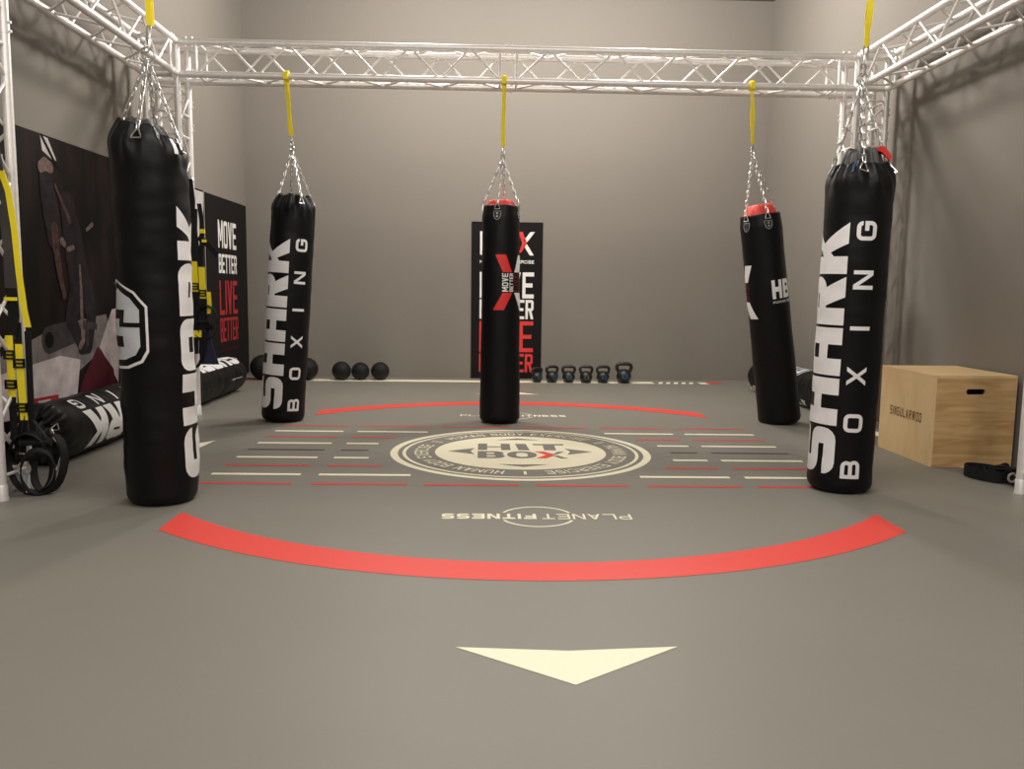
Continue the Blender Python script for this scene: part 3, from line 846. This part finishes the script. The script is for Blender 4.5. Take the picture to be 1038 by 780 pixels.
# back left
root, b = standing((-1.518, 6.29, 0), (-1.405, 6.30, 1.69), 1.67, .158, 'gather', 4.2, 'black bag at back left of the rig with both white words in view', wr=.7)
b.top(root, M['cover'], .04, .35, .012)
shark_text(b, root, rad(-5), rad(43), .105)
hang(b, root, (-1.418, 6.31, 2.0), [rad(20), rad(100), rad(190), rad(280)], 1.60, .042, False, (-1.422, 6.31, 2.09), .016)
sling((-1.447, TY2, Z0), (-1.422, 6.305, 2.10), .032, 'yellow sling above the back left bag')
# the two bags with red liners
def xlogo(b, root, phi, zc, h, wred=True):
    # red arrow half (left) and white half (right), centred at phi
    hh = h / 2; c = .105; t = .082; gap = .075
    Lr = [[(-c - t * .55, hh), (-c + t * .5, hh), (-.028 + t * .2, gap), (-.028 - t * .75, gap)], [(-c - t * .75, -hh), (-c + t * .3, -hh), (-.018 + t * .1, -gap), (-.028 - t * .75, -gap)]]
    Rr = [[(-a, z) for a, z in q] for q in Lr]
    b.wrap(root, Lr, phi, zc, M['bagred'], 'printed_logo', 'red half of the crossed logo', rot=False)
    b.wrap(root, Rr, phi, zc, M['bagwhite'], 'printed_logo', 'white half of the crossed logo', rot=False)
    W = .135
    for s_, m, v0, hh2 in (('MOVE', 'bagwhite', .045, .05), ('BETTER', 'bagwhite', .0, .034), ('LIVE', 'bagdarkred', -.052, .046), ('BETTER', 'bagdarkred', -.096, .036)):
        b.wrap(root, put(flat(fit_text(s_, W, hh2, .28, hh2 * .19, .17)), 0, v0), phi, zc - W / 2, M[m], 'printed_lettering')
def hbx(b, root, phi, z, h):
    w = h * .58
    b.wrap(root, put(glyph('H', w, h, .026, .036), 0, 0) + put(glyph('B', w, h, .026, .032), w + .012, 0), phi, z, M['bagwhite'], 'printed_lettering', 'white letters', rot=False)
    b.wrap(root, put(flat(fit_text('HUMAN BODY EXERCISE', .40, .018, .25, .005, .25)), 0, -.034), phi, z, M['baggrey'], 'printed_lettering', 'small grey words', rot=False)
root, b = standing((.123, 6.29, 0), (.117, 6.30, 1.63), 1.615, .153, 'rim', 6, 'slim black bag in the middle with red X logo and red top', taper=.11, wr=.5)
b.top(root, M['liner'], .055, .74, .005, 'red inner liner showing above the rim', 'liner', .012, .013)
xlogo(b, root, rad(40), 1.055, .405); hbx(b, root, rad(132), .98, .14)
hang(b, root, (.125, 6.31, 1.965), [rad(-12), rad(78), rad(168), rad(258)], 1.575, .045, True, (.127, 6.31, 2.04), .014)
sling((.129, TY2, Z0), (.127, 6.305, 2.05), .032, 'yellow sling above the middle bag with red X logo')
root, b = standing((2.310, 6.355, 0), (2.058, 6.31, 1.63), 1.605, .160, 'rim', 8, 'leaning black bag at back right with red top and white letters', taper=.06, wr=.5)
b.top(root, M['liner'], .085, .60, .007, 'red inner liner showing above the rim', 'liner', .012, .013)
xlogo(b, root, rad(-90), 1.04, .405); hbx(b, root, rad(14), .975, .14)
hang(b, root, (1.99, 6.315, 2.035), [rad(22), rad(-42), rad(-132), rad(128)], 1.56, .045, True, (1.985, 6.31, 2.095), .014)
sling((1.955, TY2, Z0), (1.985, 6.305, 2.105), .032, 'yellow sling above the leaning back right bag')
# lying bags
def lying(x, ytop, ybase, R, th, seed, label, axis_dx=0):
    H = ybase - ytop
    root = bag_thing((x, (ytop + ybase) / 2, 0), label)
    ax = Vector((axis_dx, -1, 0))
    b = Bag((x, ybase, R * .985), ax, (math.cos(rad(th)), 0, math.sin(rad(th))), H, R, 'gather', seed, wr=1.4)
    b.flatten = 1; b.body(root); return root, b
root, b = lying(-2.44, 4.55, 6.16, .172, 40, 3, 'black bag lying on floor at left, white letters upside down, behind front left bag')
b.top(root, M['cover'], .02, .3, .01); shark_text(b, root, rad(-2), rad(34), .10)
e = b.dring(root, rad(-14), b.H - .03, .04, False)
chain(e, (-2.262, 4.50, .10), .034, .0036, .024).build('chain', M['zinc'], root); chain((-2.262, 4.50, .10), (-2.28, 4.46, .012), .034, .0036, .024).build('chain', M['zinc'], root)
root, b = lying(-2.45, 6.56, 8.10, .165, 128, 5, 'black bag lying along left wall, beyond the tower at back left')
b.top(root, M['cover'], .02, .3, .01); shark_text(b, root, rad(-2), rad(36), .05)
b.wrap(root, put(flat(fit_text('HUMAN BODY', .3, .012, .25, .004, .25)), 0, 0), rad(-128), .2, M['baggrey'], 'printed_lettering')
loop = [(-2.42 + .035 * math.cos(t * PI / 6), 8.115, .29 + .03 * math.sin(t * PI / 6)) for t in range(7)]
mb = MB(); mb.tube(loop, .004, 6); mb.build('carry_loop', M['zinc'], root)
root, b = lying(2.845, 6.70, 8.40, .165, 200, 9, 'black bag lying along right wall, mostly hidden behind the bags at right', .06)
b.top(root, M['cover'], .02, .3, .01); emblem(b, root, rad(-100), .98, .30, .34); shark_text(b, root, rad(90), rad(135), .1)
mb = MB(); mb.tube([(2.73 + .02 * math.cos(t * PI / 5), 8.42 , .05 + .03 * math.sin(t * PI / 5)) for t in range(10)], .004, 6, closed=True); mb.build('carry_loop', M['zinc'], root)

# ------------------------------------------------------------------ plyometric box
bx0, bx1, by0, by1, bh = 2.612, 3.105, 4.722, 5.362, .542
pt = .018
box = thing('plyo_box', ((bx0 + bx1) / 2, (by0 + by1) / 2, 0), 'plywood jump box with hand hole against the right wall', 'wooden box')
def holed(y0, y1):
    mb = MB(); hx, hz = 2.862, .445; k = 6
    inn = []
    hw, hh, r = .057, .0165, .015
    for cx, cz, a in ((hw - r, hh - r, 0), (-hw + r, hh - r, 90), (-hw + r, -hh + r, 180), (hw - r, -hh + r, 270)):
        for i in range(k): inn.append((hx + cx + r * math.cos(rad(a + 90 * i / (k - 1))), hz + cz + r * math.sin(rad(a + 90 * i / (k - 1)))))
    X0, X1, Z0_, Z1_ = bx0 + pt, bx1, 0.0, bh - pt
    out = []
    corners = [(X1, Z1_), (X0, Z1_), (X0, Z0_), (X1, Z0_)]
    mids = [((X1 + X0) / 2, Z1_), (X0, hz), ((X1 + X0) / 2, Z0_), (X1, hz)]
    prev = [(X1, hz), ((X1 + X0) / 2, Z1_), (X0, hz), ((X1 + X0) / 2, Z0_)]
    for c, m_, p_ in zip(corners, mids, prev):
        for i in range(k):
            f = i / (k - 1)
            if f < .5: t = f / .5; out.append((p_[0] + (c[0] - p_[0]) * t, p_[1] + (c[1] - p_[1]) * t))
            else: t = (f - .5) / .5; out.append((c[0] + (m_[0] - c[0]) * t, c[1] + (m_[1] - c[1]) * t))
    # force the corner into the outline
    n = len(inn); q = k // 2
    for j, c in enumerate(corners): out[j * k + q] = c
    V = []
    for y in (y0, y1):
        V += [(x, y, z) for x, z in out] + [(x, y, z) for x, z in inn]
    fs = []
    for i in range(n):
        j = (i + 1) % n
        fs.append((i, j, n + j, n + i)); fs.append((2 * n + i, 3 * n + i, 3 * n + j, 2 * n + j))
        fs.append((n + i, n + j, 3 * n + j, 3 * n + i)); fs.append((i, 2 * n + i, 2 * n + j, j))
    mb.add(V, fs); return mb
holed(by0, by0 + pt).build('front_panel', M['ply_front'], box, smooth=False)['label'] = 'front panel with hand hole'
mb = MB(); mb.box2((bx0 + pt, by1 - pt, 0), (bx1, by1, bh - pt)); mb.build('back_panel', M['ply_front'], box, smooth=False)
mb = MB(); mb.box2((bx0, by0, 0), (bx0 + pt, by1, bh - pt)); sp = mb.build('side_panel', M['ply_side_lit'], box, smooth=False, bevel=.002)
mb = MB(); mb.box2((bx1 - pt, by0 + pt, 0), (bx1, by1 - pt, bh - pt)); mb.build('side_panel', M['ply_side_lit'], box, smooth=False)
mb = MB(); mb.box2((bx0, by0, bh - pt), (bx1, by1, bh)); mb.build('top_panel', M['ply_top_lit'], box, smooth=False, bevel=.002)
mb = MB(); decal(mb, flat(fit_text('SINGULARWOD', .385, .058, .26, .011, .36)), lambda u, v: (bx0 - .0008, 5.222 - u, .243 + v)); o = mb.build('burnt_lettering', M['burn'], sp, smooth=False)
o['label'] = 'brown lettering'

# ------------------------------------------------------------------ balls and kettlebells on the back tape
def ball(x, y, r, label):
    mb = MB(); n, m = 48, 32; vs = []; fs = []
    for i in range(1, m):
        th = PI * i / m
        for k in range(n):
            ph = 2 * PI * k / n
            g = max(math.exp(-((math.cos(th) * m / PI * 1.0) % 4 - 2) ** 2 * 3) * 0, 0)
            rr = r * (1 - .012 * (abs(math.sin(ph * 6)) < .2) - .012 * (abs(math.sin(th * 6)) < .2))
            vs.append((x + rr * math.sin(th) * math.cos(ph), y + rr * math.sin(th) * math.sin(ph), r * .985 + rr * math.cos(th)))
    for i in range(m - 2):
        for k in range(n):
            l = (k + 1) % n; fs.append((i * n + k, i * n + n + k, i * n + n + l, i * n + l))
    a = len(vs); vs.append((x, y, r * .985 + r)); vs.append((x, y, 0.0))
    for k in range(n):
        l = (k + 1) % n; fs.append((a, k, l)); fs.append((a + 1, (m - 2) * n + l, (m - 2) * n + k))
    mb.add(vs, fs); o = mb.build('slam_ball', M['rubber'], loc=(x, y, 0)); tag(o, label, 'ball', 'slam balls along the back wall'); return o
ball(-1.555, 9.12, .103, 'left ball of the close trio of black balls by the back wall')
ball(-1.352, 9.14, .098, 'middle ball of the close trio of black balls by the back wall')
ball(-1.138, 9.15, .100, 'right ball of the close trio of black balls by the back wall')
ball(-1.925, 9.10, .122, 'black ball peeking out right of the back left bag')
ball(-2.40, 9.10, .136, 'large black ball in the left corner beside the slogan poster')
def kettlebell(x, y, s, m, rz, label):
    root = thing('kettlebell', (x, y, 0), label, 'kettlebell', 'kettlebells along the back wall')
    mb = MB(); R = .066 * s
    mb.lathe([(R * .70, 0), (R * .80, .004)] + [(R * math.sin(t), R * .92 - R * math.cos(t)) for t in [.95 + (2.75 - .95) * i / 16 for i in range(17)]], (x, y, 0), 28)
    mb.build('bell', M['iron'], root)
    c, sn = math.cos(rz), math.sin(rz); P = lambda u, z, d=0: (x + u * c - d * sn, y + u * sn + d * c, z)
    top = .172 * s
    path = [P(u * s, v * s) for u, v in ((-.038, .085), (-.055, .112), (-.064, .138), (-.058, .158), (-.036, .168), (0, .169), (.036, .168), (.058, .158), (.064, .138), (.055, .112), (.038, .085))]
    mb = MB(); mb.tube(path, .0155 * s, 12); mb.build('handle', M['iron'], root)
    mb = MB(); d = -R * .93
    mb.tube([P(.0, R * .95, d * .9), P(0, R * .95, d * 1.06)], .028 * s, 22); bd = mb.build('badge', m, root)
    mb = MB(); tri = [(-.016, -.012), (0, .018), (.016, -.012)]
    mb.tube([P(u * s, R * .95 + v * s, d * 1.09) for u, v in tri], .0028 * s, 6, closed=True); mb.build('badge_mark', M['greyv'], bd)
for x, s, m, rz, lab in ((.58, .92, 'greyv', .5, 'leftmost kettlebell, grey badge, in front of the slogan poster'), (.745, 1.03, 'bluev', .35, 'second kettlebell from the left, blue badge'),
                         (.928, 1.05, 'tealv', 0, 'third kettlebell from the left, teal badge'), (1.119, 1.05, 'greyv', 0, 'fourth kettlebell from the left, grey green badge'),
                         (1.306, 1.06, 'bluev', .1, 'fifth kettlebell from the left, second from the right end'), (1.536, 1.26, 'tealv', 0, 'largest kettlebell at the right end of the row')):
    kettlebell(x, 9.06, s, M[m], rz, lab)

# ------------------------------------------------------------------ suspension trainers
def seg_strap(root, name, path, w, m, th=.004, wv=None):
    mb = MB(); mb.ribbon(path, wv or (w, 0, 0), th); return mb.build(name, m, root)
def buckle(root, c, w, h, m='iron'):
    mb = MB()
    W, H, t = w / 2, h / 2, .007
    mb.box((c[0] - W, c[1], c[2]), (t, .012, h)); mb.box((c[0] + W, c[1], c[2]), (t, .012, h))
    for dz in (-H, 0, H): mb.box((c[0], c[1], c[2] + dz), (w + t, .012, t * 1.2))
    return mb.build('buckle', M[m], root)
def cradle(root, c, r, w, tilt, rz):
    """foot cradle: wide band loop"""
    mb = MB(); n = 28; Rm = Matrix.Rotation(rz, 3, 'Z') @ Matrix.Rotation(tilt, 3, 'X')
    path = []
    for k in range(n):
        q = 2 * PI * k / n; path.append(Vector(c) + Rm @ Vector((r * .62 * math.cos(q), 0, r * math.sin(q))))
    mb.band_loop(path, Rm @ Vector((0, w, 0)), .006); return mb.build('foot_cradle', M['blackcloth'], root)
def handle(root, c, L, rz, hang_pt):
    d = Vector((math.cos(rz), math.sin(rz), 0)); c = Vector(c)
    mb = MB(); mb.tube([c - d * L / 2, c + d * L / 2], .016, 12); mb.tube([c - d * (L / 2 + .004), c - d * (L / 2 - .01)], .021, 12); mb.tube([c + d * (L / 2 - .01), c + d * (L / 2 + .004)], .021, 12)
    hd = mb.build('handle', M['rubber'], root)
    for s in (-1, 1):
        mb = MB(); mb.ribbon([c + d * (s * L / 2 * .96), Vector(hang_pt)], (0, .022, 0), .004); mb.build('handle_strap', M['blackcloth'], hd)
# on the near left tower
t1 = thing('suspension_trainer', (-2.16, 3.98, 0), 'yellow and black suspension trainer hanging on the near left tower, at left edge', 'suspension trainer', 'suspension trainers on the towers')
Yt = 3.985
mb = MB(); mb.band_loop([(TX1 + .034 * math.cos(2 * PI * k / 16), TY0 + .034 * math.sin(2 * PI * k / 16), 1.64) for k in range(16)], (0, 0, .04), .005); mb.build('anchor_loop', M['yellow'], t1)
seg_strap(t1, 'strap_tail', [(TX1 + .03, TY0 + .02, 1.64), (-2.205, Yt - .06, 1.56), (-2.178, Yt - .03, 1.42), (-2.160, Yt - .03, 1.25), (-2.150, Yt - .03, 1.05), (-2.135, Yt - .03, .88), (-2.122, Yt - .03, .80)], .028, M['yellow'])
seg_strap(t1, 'main_strap', [(TX1 + .03, TY0 + .025, 1.62), (-2.215, Yt - .01, 1.44), (-2.20, Yt - .01, 1.2), (-2.205, Yt, .98)], .052, M['cover'], .012)
seg_strap(t1, 'main_strap', [(-2.205, Yt, .99), (-2.20, Yt, .85), (-2.215, Yt, .76)], .05, M['blackcloth'], .008)
mb = MB(); mb.box((-2.205, Yt - .012, .93), (.055, .012, .016)); mb.build('strap_keeper', M['yellow'], t1)
for x0, x1, za, zb, zc in ((-2.222, -2.222, .76, .47, .20), (-2.178, -2.172, .72, .36, .24)):
    seg_strap(t1, 'yellow_leg', [(x0, Yt - .012, za), (x0 + .004, Yt - .016, (za + zb) / 2), (x1, Yt - .012, zb)], .034, M['yellow'])
    for z in (za - .09, zb + .06): buckle(t1, (x0, Yt - .018, z), .044, .035)
    seg_strap(t1, 'black_leg', [(x0 + .036, Yt + .004, za + .06), (x0 + .034, Yt, zb), (x1 + .03, Yt, zc)], .030, M['blackcloth'])
    seg_strap(t1, 'black_leg', [(x1, Yt - .012, zb), (x1, Yt - .01, zc)], .034, M['blackcloth'])
handle(t1, (-2.12, Yt - .02, .255), .13, .15, (-2.165, Yt, .40)); handle(t1, (-2.17, Yt + .02, .17), .13, -.2, (-2.20, Yt, .34))
cradle(t1, (-2.15, Yt - .02, .155), .150, .05, .12, .15); cradle(t1, (-2.09, Yt + .03, .145), .140, .05, -.2, -.25); cradle(t1, (-2.10, Yt - .05, .12), .115, .046, .3, .5)
mb = ring_mb((-2.175, Yt - .03, .13), .03, .005); mb.build('carabiner', M['zinc'], t1)
mb = MB(); mb.box((-2.16, Yt - .03, .06), (.018, .012, .09)); mb.build('label_tag', M['baggrey'], t1)
# on the far left tower
t2 = thing('suspension_trainer', (-2.14, 6.25, .4), 'black suspension trainer with yellow buckles on the far left tower', 'suspension trainer', 'suspension trainers on the towers')
Yt = 6.262
mb = MB(); mb.band_loop([(-2.23 + .034 * math.cos(2 * PI * k / 16), 6.30 + .034 * math.sin(2 * PI * k / 16), 1.78) for k in range(16)], (0, 0, .035), .005); mb.build('anchor_loop', M['blackcloth'], t2)
mb = ring_mb((-2.155, 6.262, 1.76), .03, .005); mb.build('carabiner', M['zinc'], t2)
seg_strap(t2, 'anchor_strap', [(-2.20, 6.262, 1.785), (-2.155, 6.26, 1.77), (-2.140, 6.258, 1.62), (-2.145, 6.258, 1.50)], .05, M['blackcloth'], .016)
seg_strap(t2, 'main_strap', [(-2.145, 6.262, 1.56), (-2.150, 6.258, 1.40), (-2.135, 6.258, 1.22), (-2.13, 6.258, 1.16)], .085, M['rubber'], .02)
seg_strap(t2, 'main_strap', [(-2.09, 6.27, 1.60), (-2.075, 6.268, 1.48), (-2.075, 6.268, 1.36), (-2.09, 6.268, 1.15)], .03, M['blackcloth'], .012)
seg_strap(t2, 'strap_tail', [(-2.10, 6.27, 1.36), (-2.03, 6.27, 1.30), (-1.965, 6.27, 1.225)], (0, 0, .05), M['blackcloth'], .004, wv=(.02, 0, .04))
mb = MB(); mb.box((-2.065, 6.25, 1.40), (.035, .012, .03)); mb.box((-2.055, 6.25, 1.33), (.03, .012, .02)); mb.build('strap_keeper', M['yellow'], t2)
for x0, za, zb in ((-2.132, 1.18, .96), (-2.078, 1.14, .91)):
    seg_strap(t2, 'yellow_leg', [(x0, 6.245, za), (x0 + .004, 6.24, (za + zb) / 2), (x0 + .006, 6.245, zb)], .046, M['yellow'])
    buckle(t2, (x0 + .006, 6.236, zb + .04), .046, .04)
    seg_strap(t2, 'black_leg', [(x0 + .005, 6.25, zb + .01), (x0 + .004, 6.25, .75), (x0 - .015, 6.25, .50)], .05, M['blackcloth'], .008)
seg_strap(t2, 'yellow_leg', [(-2.035, 6.255, .96), (-2.03, 6.255, .86), (-2.04, 6.255, .80)], .03, M['yellow'])
mb = MB(); mb.box((-2.12, 6.238, .65), (.06, .014, .05)); mb.build('strap_keeper', M['yellow'], t2)
handle(t2, (-2.10, 6.24, .74), .13, .1, (-2.12, 6.25, .90)); handle(t2, (-2.08, 6.26, .70), .13, -.3, (-2.08, 6.26, .88))
cradle(t2, (-2.05, 6.25, .74), .12, .04, .15, .2); cradle(t2, (-2.16, 6.245, .52), .13, .04, -.1, -.2)
seg_strap(t2, 'hanging_cloth', [(-2.075, 6.28, .72), (-2.07, 6.285, .56), (-2.05, 6.28, .42)], .10, M['blue'], .01, wv=[(.05, 0, 0), (.09, 0, 0), (.14, 0, 0)])
# on the near right tower
t3 = thing('suspension_trainer', (2.78, 4.2, 0), 'black straps and foot loops lying on floor beside the wooden box, at the right edge', 'suspension trainer', 'suspension trainers on the towers')
mb = MB(); mb.band_loop([(2.745 + .034 * math.cos(2 * PI * k / 16), 4.085 + .034 * math.sin(2 * PI * k / 16), 1.62) for k in range(16)], (0, 0, .035), .005); mb.build('anchor_loop', M['yellow'], t3)
seg_strap(t3, 'main_strap', [(2.81, 4.04, 1.62), (2.83, 4.03, 1.3), (2.84, 4.03, .9), (2.84, 4.04, .5)], .05, M['blackcloth'], .008)
seg_strap(t3, 'yellow_leg', [(2.84, 4.03, .55), (2.845, 4.04, .3), (2.84, 4.06, .10)], .04, M['yellow'])
def flat_loop(c, a, bb, h, rz):
    mb = MB(); path = []
    for k in range(30):
        q = 2 * PI * k / 30; u, v = a * math.cos(q), bb * math.sin(q)
        path.append((c[0] + u * math.cos(rz) - v * math.sin(rz), c[1] + u * math.sin(rz) + v * math.cos(rz), c[2]))
    mb.band_loop(path, (0, 0, h), .008); mb.build('foot_cradle', M['blackcloth'], t3)
flat_loop((2.775, 4.42, .034), .085, .13, .06, .25); flat_loop((2.80, 4.38, .036), .055, .09, .05, -.3); flat_loop((2.865, 4.27, .040), .06, .12, .07, .1)
handle(t3, (2.80, 4.36, .075), .13, .5, (2.86, 4.20, .10)); handle(t3, (2.84, 4.25, .06), .13, 1.0, (2.85, 4.13, .12))
seg_strap(t3, 'black_leg', [(2.84, 4.06, .12), (2.85, 4.14, .07), (2.83, 4.28, .09), (2.79, 4.36, .085)], .035, M['blackcloth'], .006)
mb = ring_mb((2.775, 4.20, .055), .022, .006); mb.build('carabiner', M['zinc'], t3)

# ------------------------------------------------------------------ light
def area(name, loc, sx, sy, e, c=(1, .93, .84), rot=(0, 0, 0)):
    l = bpy.data.lights.new(name, 'AREA'); l.shape = 'RECTANGLE'; l.size = sx; l.size_y = sy; l.energy = e; l.color = c
    o = bpy.data.objects.new(name, l); col.objects.link(o); o.location = loc; o.rotation_euler = rot; return o
def lamp(loc, e, r=.13, c=(1, .945, .88)):
    l = bpy.data.lights.new('ceiling_lamp', 'POINT'); l.energy = e; l.shadow_soft_size = r; l.color = c
    o = bpy.data.objects.new('ceiling_lamp', l); col.objects.link(o); o.location = loc
lamp((-.6, 7.3, 3.8), 180, .2); lamp((1.35, 7.3, 3.8), 180, .2)
area('ceiling_light', (.25, 2.8, 4.12), 2.6, 1.2, 65, (1, .945, .88))
lamp((-1.3, -.9, 3.7), 150, .4); lamp((1.7, -.9, 3.7), 150, .4)
w = bpy.data.worlds.new('world'); sc.world = w; w.use_nodes = True
w.node_tree.nodes['Background'].inputs['Color'].default_value = (.5, .48, .45, 1); w.node_tree.nodes['Background'].inputs['Strength'].default_value = .1
sc.view_settings.view_transform = 'Standard'; sc.view_settings.look = 'None'; sc.view_settings.gamma = 1; sc.view_settings.use_curve_mapping = False
sc.view_settings.exposure = .36
